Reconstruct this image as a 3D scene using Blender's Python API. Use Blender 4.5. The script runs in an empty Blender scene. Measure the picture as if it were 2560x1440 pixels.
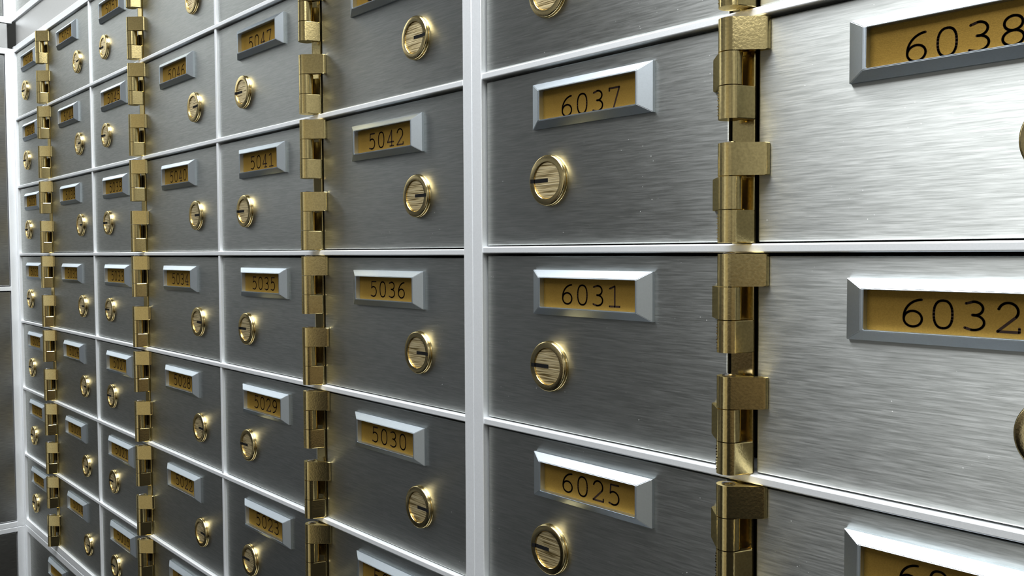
import bpy, bmesh, math, random
from mathutils import Vector, Matrix

random.seed(7)
SC = bpy.context.scene
COL = SC.collection
S = 0.079            # one box-row pitch in metres; layout below is in row pitches
Z0 = 1.45            # height of the rail at eye level


def P(x, y, z):
    return Vector((x * S, y * S, Z0 + z * S))


# ------------------------------------------------------------------ camera
cam_data = bpy.data.cameras.new('camera')
cam = bpy.data.objects.new('camera', cam_data)
COL.objects.link(cam)
SC.camera = cam
FPX = 2222.92
cam_data.sensor_width = 36.0
cam_data.lens = FPX / 2560 * 36.0
cam_data.clip_start = 0.01
cam_data.clip_end = 50
pitch, roll, yaw = math.radians(-2.28655), math.radians(-0.25281), math.radians(-48.45725)
fw = Vector((math.sin(yaw) * math.cos(pitch), math.cos(yaw) * math.cos(pitch), math.sin(pitch)))
rt = Vector((math.cos(yaw), -math.sin(yaw), 0))
up = rt.cross(fw)
r2 = rt * math.cos(roll) + up * math.sin(roll)
u2 = -rt * math.sin(roll) + up * math.cos(roll)
M = Matrix((r2, u2, -fw)).transposed().to_4x4()
M.translation = P(4.18232, -3.30225, -0.00258)
cam.matrix_world = M

# ------------------------------------------------------------------ world, lights, exposure
w = bpy.data.worlds.new('world')
SC.world = w
w.use_nodes = True
w.node_tree.nodes['Background'].inputs[0].default_value = (0.75, 0.85, 1.0, 1)
w.node_tree.nodes['Background'].inputs[1].default_value = 0.02
SC.view_settings.view_transform = 'Standard'
SC.view_settings.look = 'None'
SC.view_settings.gamma = 1.0
SC.view_settings.use_curve_mapping = False
SC.view_settings.exposure = 0.0
CEIL = 2.45


def ceiling_lamp(name, x, y, sx, sy, power, color):
    d = bpy.data.lights.new(name, 'AREA')
    d.shape = 'RECTANGLE'
    d.size, d.size_y = sx, sy
    d.energy = power
    d.color = color
    o = bpy.data.objects.new(name, d)
    COL.objects.link(o)
    o.location = (x, y, CEIL - 0.02)
    return o


ceiling_lamp('unseen_ceiling_lamp', 0.02, -0.90, 0.95, 0.74, 29, (0.94, 0.97, 1.0))
ceiling_lamp('unseen_ceiling_lamp', 0.10, -0.34, 0.90, 0.22, 22, (0.94, 0.97, 1.0))
ceiling_lamp('unseen_ceiling_lamp', 2.20, -1.10, 0.40, 1.40, 12, (0.95, 0.98, 1.0))  # added lamp, washes the unseen walls that hinges and side wall mirror


# ------------------------------------------------------------------ materials
def new_mat(name):
    m = bpy.data.materials.new(name)
    m.use_nodes = True
    nt = m.node_tree
    return m, nt, nt.nodes['Principled BSDF']


def metal_shader(nt, color, rough, metal, normal=None, aniso=0.0, tangent=None):
    """reflective metal with a little diffuse bloom; color/rough/metal are sockets or values"""
    for n in [n for n in nt.nodes if n.type == 'BSDF_PRINCIPLED']:
        nt.nodes.remove(n)
    out = [n for n in nt.nodes if n.type == 'OUTPUT_MATERIAL'][0]
    gl = nt.nodes.new('ShaderNodeBsdfAnisotropic')
    gl.distribution = 'BECKMANN'
    df = nt.nodes.new('ShaderNodeBsdfDiffuse')
    mx = nt.nodes.new('ShaderNodeMixShader')

    def put(sock, v):
        if hasattr(v, 'default_value'):
            nt.links.new(v, sock)
        else:
            sock.default_value = v
    put(gl.inputs['Color'], color)
    put(df.inputs['Color'], color)
    put(gl.inputs['Roughness'], rough)
    gl.inputs['Anisotropy'].default_value = aniso
    if tangent:
        t = nt.nodes.new('ShaderNodeCombineXYZ')
        for i in range(3):
            t.inputs[i].default_value = tangent[i]
        nt.links.new(t.outputs[0], gl.inputs['Tangent'])
    put(mx.inputs[0], metal)
    nt.links.new(df.outputs[0], mx.inputs[1])
    nt.links.new(gl.outputs[0], mx.inputs[2])
    if normal:
        nt.links.new(normal, gl.inputs['Normal'])
        nt.links.new(normal, df.inputs['Normal'])
    nt.links.new(mx.outputs[0], out.inputs['Surface'])


def stretch_noise(nt, scale, sx, sy, sz, detail=2.0):
    g = nt.nodes.new('ShaderNodeNewGeometry')
    mp = nt.nodes.new('ShaderNodeMapping')
    mp.inputs['Scale'].default_value = (sx, sy, sz)
    nt.links.new(g.outputs['Position'], mp.inputs['Vector'])
    n = nt.nodes.new('ShaderNodeTexNoise')
    n.inputs['Scale'].default_value = scale
    n.inputs['Detail'].default_value = detail
    nt.links.new(mp.outputs['Vector'], n.inputs['Vector'])
    return n


def ramp(nt, src, stops):
    r = nt.nodes.new('ShaderNodeValToRGB')
    els = r.color_ramp.elements
    while len(els) < len(stops):
        els.new(0.5)
    for e, (p, c) in zip(els, stops):
        e.position = p
        e.color = (*c, 1)
    nt.links.new(src, r.inputs['Fac'])
    return r


def map_range(nt, src, a, b):
    r = nt.nodes.new('ShaderNodeMapRange')
    r.inputs['To Min'].default_value = a
    r.inputs['To Max'].default_value = b
    nt.links.new(src, r.inputs['Value'])
    return r


def brushed_steel(name, c0, c1, rough, aniso, tangent, ax):
    """steel with fine horizontal brush strokes along axis ax (0: x, 1: y)"""
    m, nt, b = new_mat(name)
    sc = (110, 110, 1900)
    sc = (110, 1900, 1900) if ax == 0 else (1900, 110, 1900)
    n = stretch_noise(nt, 1.0, *sc, detail=3)
    r = ramp(nt, n.outputs['Fac'], [(0.3, c0), (0.7, c1)])
    # specks of dust and tiny scratches
    g = nt.nodes.new('ShaderNodeNewGeometry')
    v = nt.nodes.new('ShaderNodeTexVoronoi')
    v.inputs['Scale'].default_value = 420
    nt.links.new(g.outputs['Position'], v.inputs['Vector'])
    sp = ramp(nt, v.outputs['Distance'], [(0.05, (0.8, 0.8, 0.8)), (0.10, (0, 0, 0))])
    wn = nt.nodes.new('ShaderNodeTexNoise')
    wn.inputs['Scale'].default_value = 60
    nt.links.new(g.outputs['Position'], wn.inputs['Vector'])
    gate = ramp(nt, wn.outputs['Fac'], [(0.56, (0, 0, 0)), (0.62, (1, 1, 1))])
    mul = nt.nodes.new('ShaderNodeMath')
    mul.operation = 'MULTIPLY'
    nt.links.new(sp.outputs['Color'], mul.inputs[0])
    nt.links.new(gate.outputs['Color'], mul.inputs[1])
    mix = nt.nodes.new('ShaderNodeMix')
    mix.data_type = 'RGBA'
    nt.links.new(mul.outputs[0], mix.inputs['Factor'])
    nt.links.new(r.outputs['Color'], mix.inputs[6])
    mix.inputs[7].default_value = (0.80, 0.80, 0.78, 1)
    inv = map_range(nt, mul.outputs[0], 0.985, 0.3)
    rr = map_range(nt, n.outputs['Fac'], rough - 0.05, rough + 0.05)
    bp = nt.nodes.new('ShaderNodeBump')
    bp.inputs['Strength'].default_value = 0.06
    bp.inputs['Distance'].default_value = 0.0004
    nt.links.new(n.outputs['Fac'], bp.inputs['Height'])
    metal_shader(nt, mix.outputs[2], rr.outputs['Result'], inv.outputs['Result'], bp.outputs['Normal'], aniso, tangent)
    return m


STEEL = brushed_steel('brushed_steel', (0.40, 0.412, 0.392), (0.505, 0.515, 0.495), 0.50, 0.39, (1, 0, 0), 0)
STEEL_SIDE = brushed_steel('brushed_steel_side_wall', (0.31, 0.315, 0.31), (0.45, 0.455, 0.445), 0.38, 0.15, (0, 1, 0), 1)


def satin(name, col, rough, metal=1.0, bump=0.0, scale=900, var=0.06, spec=None):
    m, nt, b = new_mat(name)
    n = stretch_noise(nt, scale, 1, 1, 1, 3)
    lo = tuple(c * (1 - var) for c in col)
    hi = tuple(min(1, c * (1 + var)) for c in col)
    r = ramp(nt, n.outputs['Fac'], [(0.35, lo), (0.65, hi)])
    bp = None
    if bump:
        bp = nt.nodes.new('ShaderNodeBump')
        bp.inputs['Strength'].default_value = bump
        bp.inputs['Distance'].default_value = 0.0002
        nt.links.new(n.outputs['Fac'], bp.inputs['Height'])
    if metal > 0.5:
        metal_shader(nt, r.outputs['Color'], rough, metal, bp.outputs['Normal'] if bp else None)
        return m
    nt.links.new(r.outputs['Color'], b.inputs['Base Color'])
    b.inputs['Metallic'].default_value = metal
    b.inputs['Roughness'].default_value = rough
    if spec is not None:
        b.inputs['Specular IOR Level'].default_value = spec
    if bp:
        nt.links.new(bp.outputs['Normal'], b.inputs['Normal'])
    return m


ALU = satin('satin_aluminium', (0.90, 0.92, 0.935), 0.52, 0.68, 0.05, 1500, 0.02)
ALU_FRAME = satin('anodised_aluminium', (0.60, 0.66, 0.71), 0.47, 0.97, 0.04, 1500, 0.02)
BRASS = satin('brass', (0.70, 0.565, 0.265), 0.20, 0.98, 0.12, 1100, 0.10)
BRASS_LOCK = satin('lock_brass', (0.74, 0.60, 0.31), 0.24, 1.0, 0.15, 1600, 0.08)
PIN = satin('steel_pin', (0.45, 0.43, 0.42), 0.30)
CARD = satin('bronze_card', (0.215, 0.13, 0.028), 0.50, 0.6, 0.10, 2500, 0.08)
INK = satin('black_ink', (0.014, 0.008, 0.006), 0.9, 0.0, spec=0.05)
BLACK = satin('slot_black', (0.004, 0.004, 0.004), 0.8, 0.0, spec=0.1)
DARK = satin('cabinet_interior', (0.012, 0.013, 0.016), 0.7, 0.0, spec=0.2)
PAINT = satin('white_wall_paint', (0.45, 0.45, 0.43), 0.8, 0.0, 0.1, 60, 0.02)
TAN = satin('light_wall_paint', (0.60, 0.58, 0.54), 0.8, 0.0, 0.1, 60, 0.03)
CEILM = satin('ceiling_tile', (0.80, 0.80, 0.80), 0.9, 0.0, 0.2, 200, 0.03)
DARK_BAND = satin('added_dark_band', (0.010, 0.009, 0.008), 0.6, 0.0, 0.1, 40, 0.2, spec=0.15)  # near-black tone of the unseen bands added for dark reflections
WHITE = satin('added_white_panel', (0.88, 0.88, 0.87), 0.6, 0.0, 0.1, 60, 0.02)  # for the white panel added opposite the rightmost boxes
TAN2 = satin('added_light_brown_band', (0.30, 0.235, 0.16), 0.6, 0.0, 0.1, 60, 0.05)  # for the band added on the right wall, mirrored in hinges
TAN_PANEL = satin('added_tan_panel', (0.58, 0.52, 0.40), 0.6, 0.0, 0.1, 60, 0.03)  # for the tan panel added on the front wall for reflections
BROWN_BAND = satin('added_brown_band', (0.16, 0.13, 0.11), 0.5, 0.0, 0.1, 40, 0.2)  # brown of the unseen bands added for the hinge reflections
FILLER = satin('pale_filler_metal', (0.54, 0.54, 0.53), 0.42, 0.75, 0.05, 1500, 0.03)
CARPET = satin('dark_carpet', (0.012, 0.014, 0.017), 0.95, 0.0, 0.6, 400, 0.3, spec=0.1)

# plug face: lathe lines across
m_, nt_, b_ = new_mat('lock_plug_brass')
n_ = stretch_noise(nt_, 1.0, 60, 60, 1700, 2)
r_ = ramp(nt_, n_.outputs['Fac'], [(0.36, (0.20, 0.14, 0.05)), (0.48, (0.74, 0.60, 0.33)), (0.7, (0.92, 0.80, 0.52))])
nt_.links.new(r_.outputs['Color'], b_.inputs['Base Color'])
b_.inputs['Metallic'].default_value = 1.0
b_.inputs['Roughness'].default_value = 0.46
bp_ = nt_.nodes.new('ShaderNodeBump')
bp_.inputs['Strength'].default_value = 0.5
bp_.inputs['Distance'].default_value = 0.0004
nt_.links.new(n_.outputs['Fac'], bp_.inputs['Height'])
nt_.links.new(bp_.outputs['Normal'], b_.inputs['Normal'])
PLUG = m_


# ------------------------------------------------------------------ mesh helpers (units: row pitches)
def add_box(bm, x0, x1, y0, y1, z0, z1, bev=0.0, seg=2):
    vs = [bm.verts.new((x, y, z)) for x in (x0, x1) for y in (y0, y1) for z in (z0, z1)]
    idx = [(0, 1, 3, 2), (4, 6, 7, 5), (0, 4, 5, 1), (2, 3, 7, 6), (0, 2, 6, 4), (1, 5, 7, 3)]
    fs = [bm.faces.new([vs[i] for i in f]) for f in idx]
    if bev:
        es = list({e for f in fs for e in f.edges})
        bmesh.ops.bevel(bm, geom=es, offset=bev, segments=seg, affect='EDGES', profile=0.5)


def add_prism(bm, pts, z0, z1, bev=0.0):
    lo = [bm.verts.new((x, y, z0)) for x, y in pts]
    hi = [bm.verts.new((x, y, z1)) for x, y in pts]
    n = len(pts)
    f0 = bm.faces.new(lo[::-1])
    f1 = bm.faces.new(hi)
    for i in range(n):
        bm.faces.new((lo[i], lo[(i + 1) % n], hi[(i + 1) % n], hi[i]))
    if bev:
        es = list(f0.edges) + list(f1.edges)
        bmesh.ops.bevel(bm, geom=es, offset=bev, segments=1, affect='EDGES')


def add_lathe(bm, prof, seg=64, cap_start=False, cap_end=False):
    """profile of (radius, y) turned about the y axis"""
    rings = []
    for r, y in prof:
        rings.append([bm.verts.new((r * math.cos(2 * math.pi * i / seg), y, r * math.sin(2 * math.pi * i / seg))) for i in range(seg)])
    for a, b in zip(rings, rings[1:]):
        for i in range(seg):
            j = (i + 1) % seg
            bm.faces.new((a[i], a[j], b[j], b[i]))
    if cap_start:
        bm.faces.new(rings[0])
    if cap_end:
        bm.faces.new(rings[-1][::-1])


def to_mesh(name, bm, mat, smooth=False, angle=35):
    bmesh.ops.recalc_face_normals(bm, faces=bm.faces)
    bmesh.ops.scale(bm, vec=(S, S, S), verts=bm.verts)
    me = bpy.data.meshes.new(name)
    bm.to_mesh(me)
    bm.free()
    me.materials.append(mat)
    if smooth:
        me.shade_smooth()
        me.set_sharp_from_angle(angle=math.radians(angle))
    return me


def link(name, me, parent=None, loc=(0, 0, 0)):
    o = bpy.data.objects.new(name, me)
    COL.objects.link(o)
    if parent:
        o.parent = parent
    o.location = Vector(loc) * S if parent else Vector(loc)
    return o


def box_part(name, parent, mat, b, bev=0.0, seg=2):
    """box with its own origin in the middle, coordinates relative to the parent's origin"""
    x0, x1, y0, y1, z0, z1 = b
    c = ((x0 + x1) / 2, (y0 + y1) / 2, (z0 + z1) / 2)
    bm = bmesh.new()
    add_box(bm, x0 - c[0], x1 - c[0], y0 - c[1], y1 - c[1], z0 - c[2], z1 - c[2], bev, seg)
    return link(name, to_mesh(name, bm, mat), parent, c)


def thing(name, label, cat, loc, group=None):
    o = bpy.data.objects.new(name, None)
    COL.objects.link(o)
    o.empty_display_size = 0.01
    o.location = loc
    o['label'] = label
    o['category'] = cat
    if group:
        o['group'] = group
    return o


def structure(name, b, mat):
    """room shell piece or panel added for reflections, in metres"""
    x0, x1, y0, y1, z0, z1 = b
    bm = bmesh.new()
    add_box(bm, x0 / S, x1 / S, y0 / S, y1 / S, z0 / S, z1 / S)
    o = link(name, to_mesh(name, bm, mat))
    o['kind'] = 'structure'
    return o


# ------------------------------------------------------------------ room shell, with unseen panels added for reflections
XL = -10.69                                   # inner corner with the side wall of boxes
XR = 3.90                                     # right end of the box wall
YE0 = -14.0 * S - 0.002
RX0, RX1, RY0 = XL * S - 0.45, 2.70, -2.40
structure('floor', (RX0 - 0.1, RX1 + 0.1, RY0 - 0.1, 0.50, -0.1, 0.0), CARPET)
structure('ceiling', (RX0 - 0.1, RX1 + 0.1, RY0 - 0.1, 0.50, CEIL, CEIL + 0.1), CEILM)
structure('wall_back', (RX0 - 0.1, RX1 + 0.1, 0.40, 0.50, 0.0, CEIL), PAINT)
structure('wall_left', (RX0 - 0.1, RX0, RY0, 0.40, 0.0, CEIL), PAINT)
structure('wall_right', (RX1, RX1 + 0.1, RY0, 0.40, 0.0, CEIL), PAINT)
structure('wall_front', (RX0 - 0.1, RX1 + 0.1, RY0 - 0.1, RY0, 0.0, CEIL), TAN)
structure('added_band_1', (RX0, -0.832, RY0, RY0 + 0.03, 0.0, 1.05), DARK_BAND)  # added unseen dark band, keeps low reflections dark
structure('added_band_7', (RX0, -0.832, RY0, RY0 + 0.028, 1.05, 1.40), BROWN_BAND)  # added brown band, gives eye-level brass a brown reflection
structure('added_panel_2', (-0.83, -0.152, RY0, RY0 + 0.04, 0.0, 2.1), WHITE)  # added white panel, mirrored by the rightmost steel doors to brighten them
structure('added_band_4', (0.952, RX1 - 0.032, RY0, RY0 + 0.03, 0.0, 1.05), DARK_BAND)  # added dark band, mirrored in the lower right-hand hinges
structure('added_band_3', (RX0, RX0 + 0.03, RY0 + 0.03, YE0, 0.0, 1.05), DARK_BAND)  # dark band added on the left to blacken low hinge reflections
structure('added_band_5', (RX0, RX0 + 0.028, RY0 + 0.03, YE0, 1.05, 1.36), BROWN_BAND)  # brown band added on the left, mirrored in the middle hinges
structure('added_band_6', (RX1 - 0.03, RX1, RY0 + 0.03, -0.002, 0.0, 0.75), DARK_BAND)  # dark band added so the side wall of boxes mirrors less light
structure('added_band_9', (RX1 - 0.028, RX1, RY0 + 0.03, -0.002, 0.75, 1.40), TAN2)  # light brown band added to warm the reflection in fixed knuckles
structure('added_panel_1', (-0.15, 0.95, RY0, RY0 + 0.04, 0.0, 2.1), TAN_PANEL)  # added tan panel, sets the tone mirrored in hinges and frame bevels
structure('added_band_8', (0.952, RX1 - 0.032, RY0, RY0 + 0.028, 1.05, 1.40), BROWN_BAND)  # brown band added above the dark one, for hinge reflections
structure('trim_2', (XR * S + 0.002, RX1, 0.0, 0.398, 0.0, CEIL), PAINT)   # boxed-in wall beside the boxes

# ------------------------------------------------------------------ numerals, single engraved strokes
def arc(cx, cy, rx, ry, a0, a1, n=14):
    return [(cx + rx * math.cos(math.radians(a0 + (a1 - a0) * i / n)), cy + ry * math.sin(math.radians(a0 + (a1 - a0) * i / n))) for i in range(n + 1)]


def oval(cx, cy, rx, ry, n=32, e=2.4):
    o = []
    for i in range(n + 1):
        t = 2 * math.pi * i / n
        c, s = math.cos(t), math.sin(t)
        o.append((cx + rx * math.copysign(abs(c) ** (2 / e), c), cy + ry * math.copysign(abs(s) ** (2 / e), s)))
    return o


SIX = [arc(0.98, 0.34, 0.95, 0.66, 92, 180, 16) + [(0.03, 0.29)], arc(0.5, 0.29, 0.47, 0.29, 0, 360, 28)]
GLYPH = {
    '0': [oval(0.5, 0.5, 0.46, 0.5)],
    '1': [[(0.08, 0.88), (0.55, 1.0), (0.55, 0.0)], [(0.05, 0.0), (1.0, 0.0)]],
    '2': [[(0.06, 0.78)] + arc(0.5, 0.70, 0.44, 0.30, 165, -35, 16) + [(0.02, 0.0), (1.0, 0.0), (1.0, 0.13)]],
    '3': [[(0.08, 0.93)] + arc(0.46, 0.76, 0.42, 0.24, 95, -85, 14) + [(0.38, 0.53)] + arc(0.44, 0.265, 0.50, 0.265, 88, -100, 16) + [(0.03, 0.07)]],
    '4': [[(0.70, 0.0), (0.70, 1.0), (0.02, 0.26), (1.0, 0.26)], [(0.40, 0.0), (1.0, 0.0)]],
    '5': [[(0.90, 1.0), (0.18, 1.0), (0.13, 0.56)] + arc(0.45, 0.33, 0.48, 0.33, 122, -110, 18) + [(0.02, 0.06)]],
    '6': SIX,
    '7': [[(0.04, 0.88), (0.04, 1.0), (0.96, 1.0), (0.42, 0.0)]],
    '8': [arc(0.5, 0.755, 0.41, 0.245, -90, 270, 28), arc(0.5, 0.255, 0.47, 0.255, 90, 450, 28)],
    '9': [[(1 - x, 1 - y) for x, y in s] for s in SIX],
}


def add_stroke(bm, pts, wd, y):
    h = wd / 2
    for (xa, za), (xb, zb) in zip(pts, pts[1:]):
        d = math.hypot(xb - xa, zb - za)
        if d < 1e-6:
            continue
        nx, nz = -(zb - za) / d * h, (xb - xa) / d * h
        bm.faces.new([bm.verts.new(c) for c in ((xa + nx, y, za + nz), (xb + nx, y, zb + nz), (xb - nx, y, zb - nz), (xa - nx, y, za - nz))])
    for (xa, za) in pts:
        bm.faces.new([bm.verts.new((xa + h * math.cos(t * math.pi / 4), y, za + h * math.sin(t * math.pi / 4))) for t in range(8)])


def numerals_mesh(text):
    bm = bmesh.new()
    gw, gh, adv = 0.072, 0.101, 0.110
    x = -(3 * adv + gw) / 2 + 0.008
    for ch in text:
        for s in GLYPH[ch]:
            add_stroke(bm, [(x + px * gw, -gh / 2 + py * gh) for px, py in s], 0.0092, 0.0)
        x += adv
    bmesh.ops.recalc_face_normals(bm, faces=bm.faces)
    return to_mesh('numerals', bm, INK)


# ------------------------------------------------------------------ shared part meshes
FACE = 0.03           # depth of the door faces behind the rails


def make_number_frame():
    bm = bmesh.new()
    lev = [(0.417, 0.121, 0.0), (0.417, 0.121, -0.017), (0.346, 0.082, -0.050), (0.334, 0.0775, -0.050), (0.334, 0.0775, -0.012)]
    rings = []
    for hx, hz, y in lev:
        rings.append([bm.verts.new(c) for c in ((-hx, y, -hz), (hx, y, -hz), (hx, y, hz), (-hx, y, hz))])
    for a, b in zip(rings, rings[1:]):
        for i in range(4):
            j = (i + 1) % 4
            bm.faces.new((a[i], a[j], b[j], b[i]))
    bmesh.ops.recalc_face_normals(bm, faces=bm.faces)
    es = [e for e in bm.edges if any(abs(v.co.y + 0.050) < 1e-5 for v in e.verts)]
    bmesh.ops.bevel(bm, geom=es, offset=0.0022, segments=2, affect='EDGES')
    return to_mesh('number_frame', bm, ALU_FRAME)


def make_card():
    bm = bmesh.new()
    add_box(bm, -0.336, 0.336, -0.016, -0.004, -0.079, 0.079)
    return to_mesh('number_card', bm, CARD)


def make_collar():
    bm = bmesh.new()
    add_lathe(bm, [(0.138, 0.0), (0.138, -0.006), (0.136, -0.009), (0.1315, -0.010), (0.1315, -0.013), (0.136, -0.016),
                   (0.136, -0.023), (0.1325, -0.0285), (0.1275, -0.0305), (0.1005, -0.0305), (0.0985, -0.0285), (0.0985, -0.010)], 72)
    return to_mesh('lock_collar', bm, BRASS_LOCK, True, 40)


def make_plug():
    bm = bmesh.new()
    add_lathe(bm, [(0.0975, 0.0), (0.0975, -0.0215), (0.0955, -0.0235)], 64, cap_start=True, cap_end=True)
    return to_mesh('lock_plug', bm, PLUG, True, 30)


def make_slot():
    """keyway running from the centre of the plug into the collar, towards -x"""
    bm = bmesh.new()
    add_box(bm, -0.0965, 0.006, -0.0242, -0.005, -0.0105, 0.0105)
    add_box(bm, -0.124, -0.0965, -0.0311, -0.005, -0.0105, 0.0105)
    return to_mesh('key_slot', bm, BLACK)


ME_FRAME, ME_CARD, ME_COLLAR, ME_PLUG, ME_SLOT = make_number_frame(), make_card(), make_collar(), make_plug(), make_slot()
PANELS = {}


def panel_mesh(wd, ht, mat=STEEL):
    k = (round(wd, 3), round(ht, 3), mat.name)
    if k not in PANELS:
        bm = bmesh.new()
        add_box(bm, -wd / 2, wd / 2, 0.0, 0.10, -ht / 2, ht / 2, 0.006, 2)
        PANELS[k] = to_mesh('door_panel', bm, mat)
    return PANELS[k]


def number_plate(t, text, cx, cz, drop=0.0):
    fr = link('number_frame', ME_FRAME, t, (cx, 0, cz))
    fr['label'] = 'bevelled aluminium frame around the number'
    cd = link('number_card', ME_CARD, fr, (0, 0, 0))
    cd['label'] = 'bronze coloured number card'
    nm = link('numerals', numerals_mesh(text), fr, (0, -0.0168, -0.006 - drop))
    nm['label'] = 'black engraved numerals'


def lock(t, cx, cz, slot_left):
    lk = link('lock_collar', ME_COLLAR, t, (cx, 0, cz))
    lk['label'] = 'round brass lock collar'
    link('lock_plug', ME_PLUG, lk, (0, 0, 0))
    sl = link('key_slot', ME_SLOT, lk, (0, 0, 0))
    sl['label'] = 'black keyway'
    if not slot_left:
        sl.rotation_euler = (0, math.pi, 0)


LOW = {'6037': 0.018, '6038': 0.018, '5047': 0.020, '5046': 0.012}


def box_door(text, xa, xb, za, zb, slot_left, lockx, label, group, dz=0.0):
    """door between xa..xb, za..zb; thing origin at the middle of its bottom edge"""
    cx = (xa + xb) / 2
    h = zb - za
    t = thing('safe_deposit_box', label, 'safe deposit box', P(cx, FACE, za), group)
    link('door_panel', panel_mesh(xb - xa, h), t, (0, 0, h / 2))
    number_plate(t, text, -0.003, h - 0.207 + dz, LOW.get(text, 0.0))
    lock(t, lockx - cx, h - 0.607 + dz, slot_left)
    return t


# ------------------------------------------------------------------ hinges
def circ(cx, cy, r, a0, a1, n):
    return [(cx + r * math.cos(math.radians(a0 + (a1 - a0) * i / n)), cy + r * math.sin(math.radians(a0 + (a1 - a0) * i / n))) for i in range(n + 1)]


KR, KY = 0.0515, -0.056     # knuckle radius and axis depth
# plan outlines (x right, y away from the viewer), barrel axis at x = 0
# each leaf leaves its barrel on a tangent and runs back to the door (or into the gap for the fixed one)
PLAN_RIGHT_DOOR = circ(0, KY, KR, 80, 315, 26) + [(0.130, 0.0025), (0.136, 0.009), (0.140, 0.017), (0.1415, FACE - 0.002), (0.098, FACE - 0.002), (0.070, -0.010), (0.030, -0.024)]
PLAN_LEFT_DOOR = circ(0, KY, KR, 100, -135, 26) + [(-0.130, 0.0025), (-0.136, 0.009), (-0.140, 0.017), (-0.1415, FACE - 0.002), (-0.092, FACE - 0.002), (-0.066, -0.010), (-0.030, -0.024)]
PLAN_FIXED = circ(0, KY, KR, 80, 340.5, 28) + [(0.078, 0.010), (0.077, 0.018), (0.072, 0.025), (0.048, 0.025), (0.042, -0.012), (0.020, -0.012)]


def knuckle(plan, h, mat=BRASS):
    bm = bmesh.new()
    add_prism(bm, plan, 0.002, h - 0.002, 0.0035)
    return to_mesh('knuckle', bm, mat, True, 22)


KH = 0.143
ME_KR, ME_KL, ME_KF = knuckle(PLAN_RIGHT_DOOR, KH), knuckle(PLAN_LEFT_DOOR, KH), knuckle(PLAN_FIXED, KH)


def make_pin():
    bm = bmesh.new()
    n = 24
    prof = [(0.029, 3 * KH - 0.001), (0.029, 3 * KH + 0.001), (0.022, 3 * KH + 0.005), (0.010, 3 * KH + 0.0075)]
    rings = [[bm.verts.new((r * math.cos(2 * math.pi * i / n), KY + r * math.sin(2 * math.pi * i / n), z)) for i in range(n)] for r, z in prof]
    for a, b in zip(rings, rings[1:]):
        for i in range(n):
            bm.faces.new((a[i], a[(i + 1) % n], b[(i + 1) % n], b[i]))
    bm.faces.new(rings[-1])
    bm.faces.new(rings[0][::-1])
    return to_mesh('hinge_pin', bm, PIN, True, 50)


def make_leaf(z0, z1):
    bm = bmesh.new()
    add_box(bm, -0.046, 0.068, 0.0235, 0.040, z0, z1, 0.003, 1)
    return to_mesh('hinge_leaf', bm, BRASS)


ME_PIN = make_pin()
ME_LEAF_U, ME_LEAF_L = make_leaf(-0.104, 3 * KH), make_leaf(0.0, 3 * KH)


def make_marks():
    """the stamped maker's marks: a column of small illegible ticks on the barrel"""
    rnd = random.Random(3)
    bm = bmesh.new()
    for i in range(9):
        a = math.radians(232 + rnd.uniform(-5, 5))
        z = 0.018 + i * 0.0125
        x, y = (KR + 0.0003) * math.cos(a), KY + (KR + 0.0003) * math.sin(a)
        w = rnd.uniform(0.003, 0.0055)
        add_box(bm, x - w, x + w, y - 0.0012, y + 0.0012, z, z + rnd.uniform(0.003, 0.006))
    return to_mesh('stamped_mark', bm, BRASS_LOCK)


ME_MARKS = make_marks()


def hinge(x, z, upper, label, group):
    t = thing('hinge', label, 'hinge', P(x, 0, z), group)
    link('hinge_leaf', ME_LEAF_U if upper else ME_LEAF_L, t)
    kf = link('knuckle', ME_KF, t, (0, 0, 0))
    link('stamped_mark', ME_MARKS, kf)
    link('knuckle', ME_KL, t, (0, 0, KH))
    link('knuckle', ME_KR, t, (0, 0, 2 * KH))
    p = link('hinge_pin', ME_PIN, t)
    p['label'] = 'dark steel pin end'
    return t


# ------------------------------------------------------------------ main cabinet of small boxes
RT, RB = 0.019, 0.019            # half thickness of rails
SEAM, PL_, PR_ = 0.1138, 0.0287, 0.200
DE, BC = -3.492, -7.073
HINGE_X = {'AB': -8.980, 'CD': -5.420, 'EF': -1.755, 'GH': 1.934}
ORD = ['first', 'second', 'third', 'fourth', 'fifth', 'sixth', 'seventh']
DEPTH = 0.9


def rail(t, xa, xb, za, zb, y=0.0, bev=0.007, name='rail'):
    return box_part(name, t, ALU, (xa, xb, y, 0.30, za, zb), bev, 3)


# left module
F1 = thing('cabinet_frame', 'silver aluminium frame with thin dividers holding the small boxes numbered from 5013 to 5054', 'cabinet frame', Vector((0, 0, Z0)))
XA0 = XL + 0.0857                # inside edge of the corner stile
box_part('stile', F1, ALU, (XL + 0.001, XA0, -0.004, 0.30, -4.080, 3.070), 0.004)
box_part('stile', F1, ALU, (PL_, SEAM - 0.002, -0.004, 0.30, -4.080, 3.070), 0.004)
for k in range(-3, 3):
    rail(F1, XA0, PL_, k - RB, k + RT)
rail(F1, XA0, PL_, 2.981, 3.070)
rail(F1, XA0, PL_, -4.078, -3.981)
for xd in (BC, DE):
    for j in range(-4, 3):
        box_part('divider', F1, ALU, (xd - 0.019, xd + 0.019, 0.006, 0.30, j + RT, j + 1 - RB), 0.004)
box_part('carcass', F1, DARK, (XL + 0.001, SEAM - 0.002, 0.30, DEPTH, -4.080, 3.070))

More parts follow.
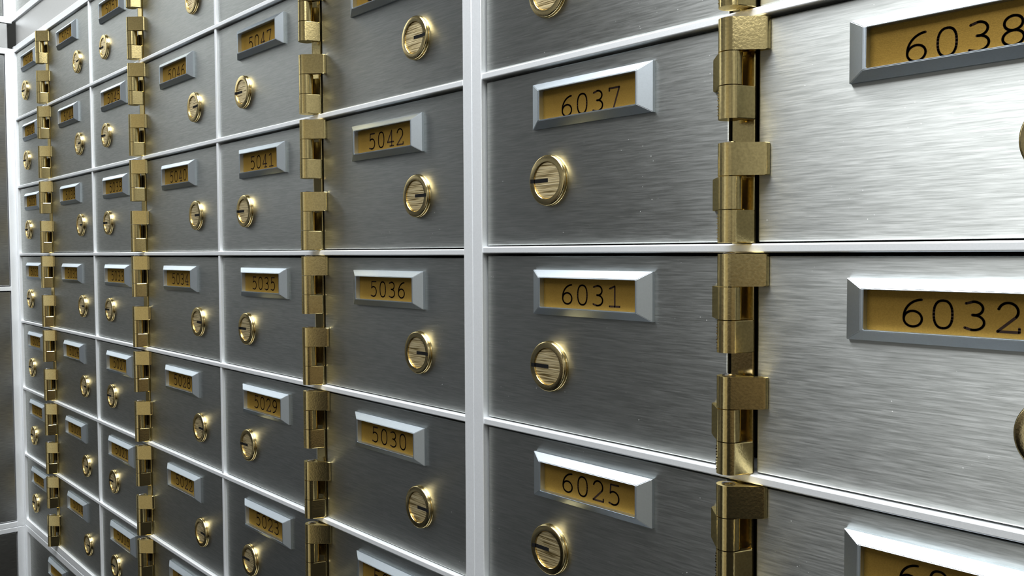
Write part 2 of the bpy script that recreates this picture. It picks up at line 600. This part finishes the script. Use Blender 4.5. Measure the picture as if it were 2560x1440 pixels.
# right module (sits a touch higher)
DZ = 0.0123
F2 = thing('cabinet_frame', 'silver aluminium frame on the right holding the boxes numbered from 6013 to 6050', 'cabinet frame', Vector((0, 0, Z0)))
XH1 = 3.70
box_part('stile', F2, ALU, (SEAM + 0.001, PR_, -0.004, 0.30, -4.06, 3.08), 0.004)
box_part('stile', F2, ALU, (XH1, XH1 + 0.086, -0.004, 0.30, -4.06, 3.08), 0.004)
for k in range(-3, 3):
    rail(F2, PR_, XH1, k - RB - 0.001 + DZ, k + RT + DZ)
rail(F2, PR_, XH1, 2.981, 3.080)
rail(F2, PR_, XH1, -4.060, -3.969)
box_part('carcass', F2, DARK, (SEAM + 0.001, XH1 + 0.086, 0.30, DEPTH, -4.06, 3.08))

GAPX, GT, GB = 0.007, 0.015, 0.007     # door clearances: sides, top, bottom
cols = {
    'A': (XA0 + 0.004, HINGE_X['AB'] - 0.067), 'B': (HINGE_X['AB'] + 0.085, BC - 0.021 - GAPX),
    'C': (BC + 0.021 + GAPX, HINGE_X['CD'] - 0.067), 'D': (HINGE_X['CD'] + 0.085, DE - 0.021 - GAPX),
    'E': (DE + 0.021 + GAPX, HINGE_X['EF'] - 0.067), 'F': (HINGE_X['EF'] + 0.085, PL_ - 0.004),
    'G': (PR_ + 0.009, HINGE_X['GH'] - 0.067), 'H': (HINGE_X['GH'] + 0.085, XH1 - 0.009),
}
LOCKX = {'A': XA0 + 0.50, 'B': BC - 0.52, 'C': BC + 0.52, 'D': DE - 0.52, 'E': DE + 0.52, 'F': -0.474, 'G': 0.735, 'H': 3.186}
COLNAME = {'A': 'in the far left column',
           'B': 'just right of the leftmost hinge column',
           'C': 'just left of the second hinge column',
           'D': 'just right of the second hinge column',
           'E': 'just left of the third hinge column',
           'F': 'left of the wide post'}
HNAME = {'AB': 'leftmost hinge column', 'CD': 'second hinge column', 'EF': 'third hinge column'}
for j in range(-4, 3):
    base = 5037 + 6 * j
    row = ORD[2 - j]
    for i, c in enumerate('ABCDEF'):
        num = str(base + i)
        xa, xb = cols[c]
        jz = random.uniform(-0.002, 0.002)
        lab = f'small steel deposit box door {num}, {COLNAME[c]}, {row} row'
        box_door(num, xa, xb, j + RT + GB + jz, j + 1 - RB - GT + jz, c in 'ACE', LOCKX[c] + random.uniform(-.004, .004), lab, 'small numbered deposit box doors')
    for hn, (a, b) in {'AB': (0, 1), 'CD': (2, 3), 'EF': (4, 5)}.items():
        for upper in (True, False):
            z = (j + 1 - RB - 0.004 - 3 * KH) if upper else (j + RT + 0.002)
            lab = f'{"upper" if upper else "lower"} brass hinge between doors {base + a} and {base + b} on the {HNAME[hn]}'
            hinge(HINGE_X[hn], z, upper, lab, 'brass hinges on the small box doors')
for j in range(-4, 3):
    base = 6037 + 6 * j
    for i, c in enumerate('GH'):
        num = str(base + i)
        xa, xb = cols[c]
        side = 'right of the wide post' if c == 'G' else 'at the right edge'
        box_door(num, xa, xb, j + DZ + RT + GB, j + DZ + 1 - RB - GT, c == 'G', LOCKX[c], f'steel deposit box door numbered {num}, {side}', 'deposit box doors in the right cabinet', 0.011 if c == 'G' else 0.0)
    for upper in (True, False):
        z = DZ + ((j + 1 - RB - 0.004 - 3 * KH) if upper else (j + RT + 0.002))
        hinge(HINGE_X['GH'], z, upper, f'{"upper" if upper else "lower"} large brass hinge between doors {base} and {base + 1}', 'brass hinges in the right cabinet')

# upper cabinet, seen only at the top left corner
F3 = thing('cabinet_frame', 'pale aluminium frame above the filler strip at the top left corner', 'cabinet frame', Vector((0, 0, Z0)))
UB = 3.44
XE = XH1 + 0.086
box_part('stile', F3, ALU, (XL + 0.001, XL + 0.110, -0.004, 0.30, UB, 7.2), 0.004)
rail(F3, XL + 0.110, XE, UB, UB + 0.10)
rail(F3, XL + 0.110, XE, 7.10, 7.2)
box_part('carcass', F3, DARK, (XL + 0.001, XE, 0.30, DEPTH, UB, 7.2))
UPPER = (('large plain steel door above the filler strip in the top left corner', XL + 0.118, BC),
         ('large plain steel upper door above the filler strip, second from the corner', BC + 0.012, DE),
         ('large plain steel upper door above the filler strip, just left of the wide post', DE + 0.012, SEAM - 0.006),
         ('large plain steel upper door above the right cabinet', SEAM + 0.006, XE - 0.010))
for lab, xa, xb in UPPER:
    t = thing('safe_deposit_box', lab, 'safe deposit box', P((xa + xb) / 2, FACE, UB + 0.115))
    link('door_panel', panel_mesh(xb - xa, 3.5), t, (0, 0, 1.75))
ft = thing('filler_strip', 'plain brushed steel filler strip above the top row of small boxes', 'filler panel', P((XL + XE) / 2, FACE, 3.084))
box_part('filler_panel', ft, FILLER, (-(XE - XL) / 2 + 0.075, (XE - XL) / 2, 0, 0.1, 0, UB - 3.086), 0.004)

# lower cabinet
F4 = thing('cabinet_frame', 'aluminium frame of the lower cabinet below the thick double rail, bottom left', 'cabinet frame', Vector((0, 0, Z0)))
LT = -4.083
box_part('stile', F4, ALU, (XL + 0.001, XL + 0.135, -0.004, 0.30, -9.0, LT), 0.004)
rail(F4, XL + 0.135, XE, LT - 0.090, LT)
rail(F4, XL + 0.135, XE, -9.0, -8.9)
box_part('carcass', F4, DARK, (XL + 0.001, XE, 0.30, DEPTH, -9.0, LT))
zt = LT - 0.105
LOWER = (('large dark steel door with number frame, below thick rail at bottom left', XL + 0.142, BC - 0.01, -9.03),
         ('large steel lower door below the thick rail, second from the corner', BC + 0.002, DE - 0.01, -5.28),
         ('large steel lower door below the thick rail, left of the wide post', DE + 0.002, SEAM - 0.006, -1.70),
         ('large steel lower door below the right cabinet', SEAM + 0.006, XE - 0.010, 1.95))
for lab, xa, xb, px in LOWER:
    t = thing('safe_deposit_box', lab, 'safe deposit box', P((xa + xb) / 2, FACE, -8.88))
    link('door_panel', panel_mesh(xb - xa, zt + 8.88), t, (0, 0, (zt + 8.88) / 2))
    fr = link('number_frame', ME_FRAME, t, (px - (xa + xb) / 2, 0, zt + 8.88 - 0.20))
    link('number_card', ME_CARD, fr)

# ------------------------------------------------------------------ side wall of large boxes, meeting the wall at the corner
F5 = thing('cabinet_frame', 'light aluminium frame of the side wall boxes along the left edge', 'cabinet frame', Vector((XL * S, 0, Z0)))
YE = -14.0


def side_box(name, t, mat, ya, yb, za, zb, xf=0.0, xd=-0.30, bev=0.005):
    return box_part(name, t, mat, (xd, xf, ya, yb, za, zb), bev)


side_box('stile', F5, ALU, -0.104, -0.001, -4.10, 3.045, 0.0)
side_box('stile', F5, ALU, -0.104, -0.001, -9.0, -4.103, 0.0)
side_box('stile', F5, ALU, -0.104, -0.001, 3.416, 7.2, 0.0)
for za, zb in ((2.960, 3.045), (-0.542, -0.477), (-4.10, -4.022), (-4.175, -4.103), (3.416, 3.510)):
    side_box('rail', F5, ALU, YE, -0.104, za, zb, -0.002)
for k in range(1, 4):
    yv = -0.104 - 3.5 * k
    for za, zb in ((-0.477, 2.960), (-4.022, -0.542), (3.510, 7.2), (-9.0, -4.175)):
        side_box('divider', F5, ALU, yv - 0.10, yv, za, zb, -0.002)
side_box('carcass', F5, DARK, YE, -0.001, -9.0, 7.2, -0.30, -4.5, 0.0)
SIDE = [('upper large steel door on the side wall at the left edge, under the filler strip', -0.465, 2.945),
        ('lower large steel door on the side wall at the left edge, above the thick rail', -4.010, -0.556),
        ('steel door at the top left corner on the side wall, above its filler strip', 3.522, 7.18),
        ('dark steel door on the side wall below the thick rail, bottom left corner', -8.98, -4.188)]


def side_panel(t, ya, yb, za, zb):
    bm = bmesh.new()
    add_box(bm, -0.10, 0.0, -(yb - ya) / 2, (yb - ya) / 2, 0, zb - za, 0.006, 2)
    link('door_panel', to_mesh('door_panel', bm, STEEL_SIDE), t)


for lab, za, zb in SIDE:
    for k in range(4):
        yb = -0.104 - 3.5 * k - (0.10 if k else 0) - 0.008
        ya = -0.104 - 3.5 * (k + 1) + 0.008
        if k and za > 3:
            pass
        t = thing('safe_deposit_box', lab if k == 0 else lab, 'safe deposit box', P(XL - FACE, (ya + yb) / 2, za), 'large doors on the side wall')
        side_panel(t, ya, yb, za, zb)
        if k == 0:
            break
t = thing('filler_strip', 'short steel filler strip on the side wall, beside the black corner gap', 'filler panel', P(XL - 0.015, (YE - 0.06) / 2, 3.047))
bm = bmesh.new()
add_box(bm, -0.1, 0.0, (YE + 0.06) / 2, -(YE + 0.06) / 2, 0, 0.366, 0.01, 2)
link('filler_panel', to_mesh('filler_panel', bm, FILLER), t)
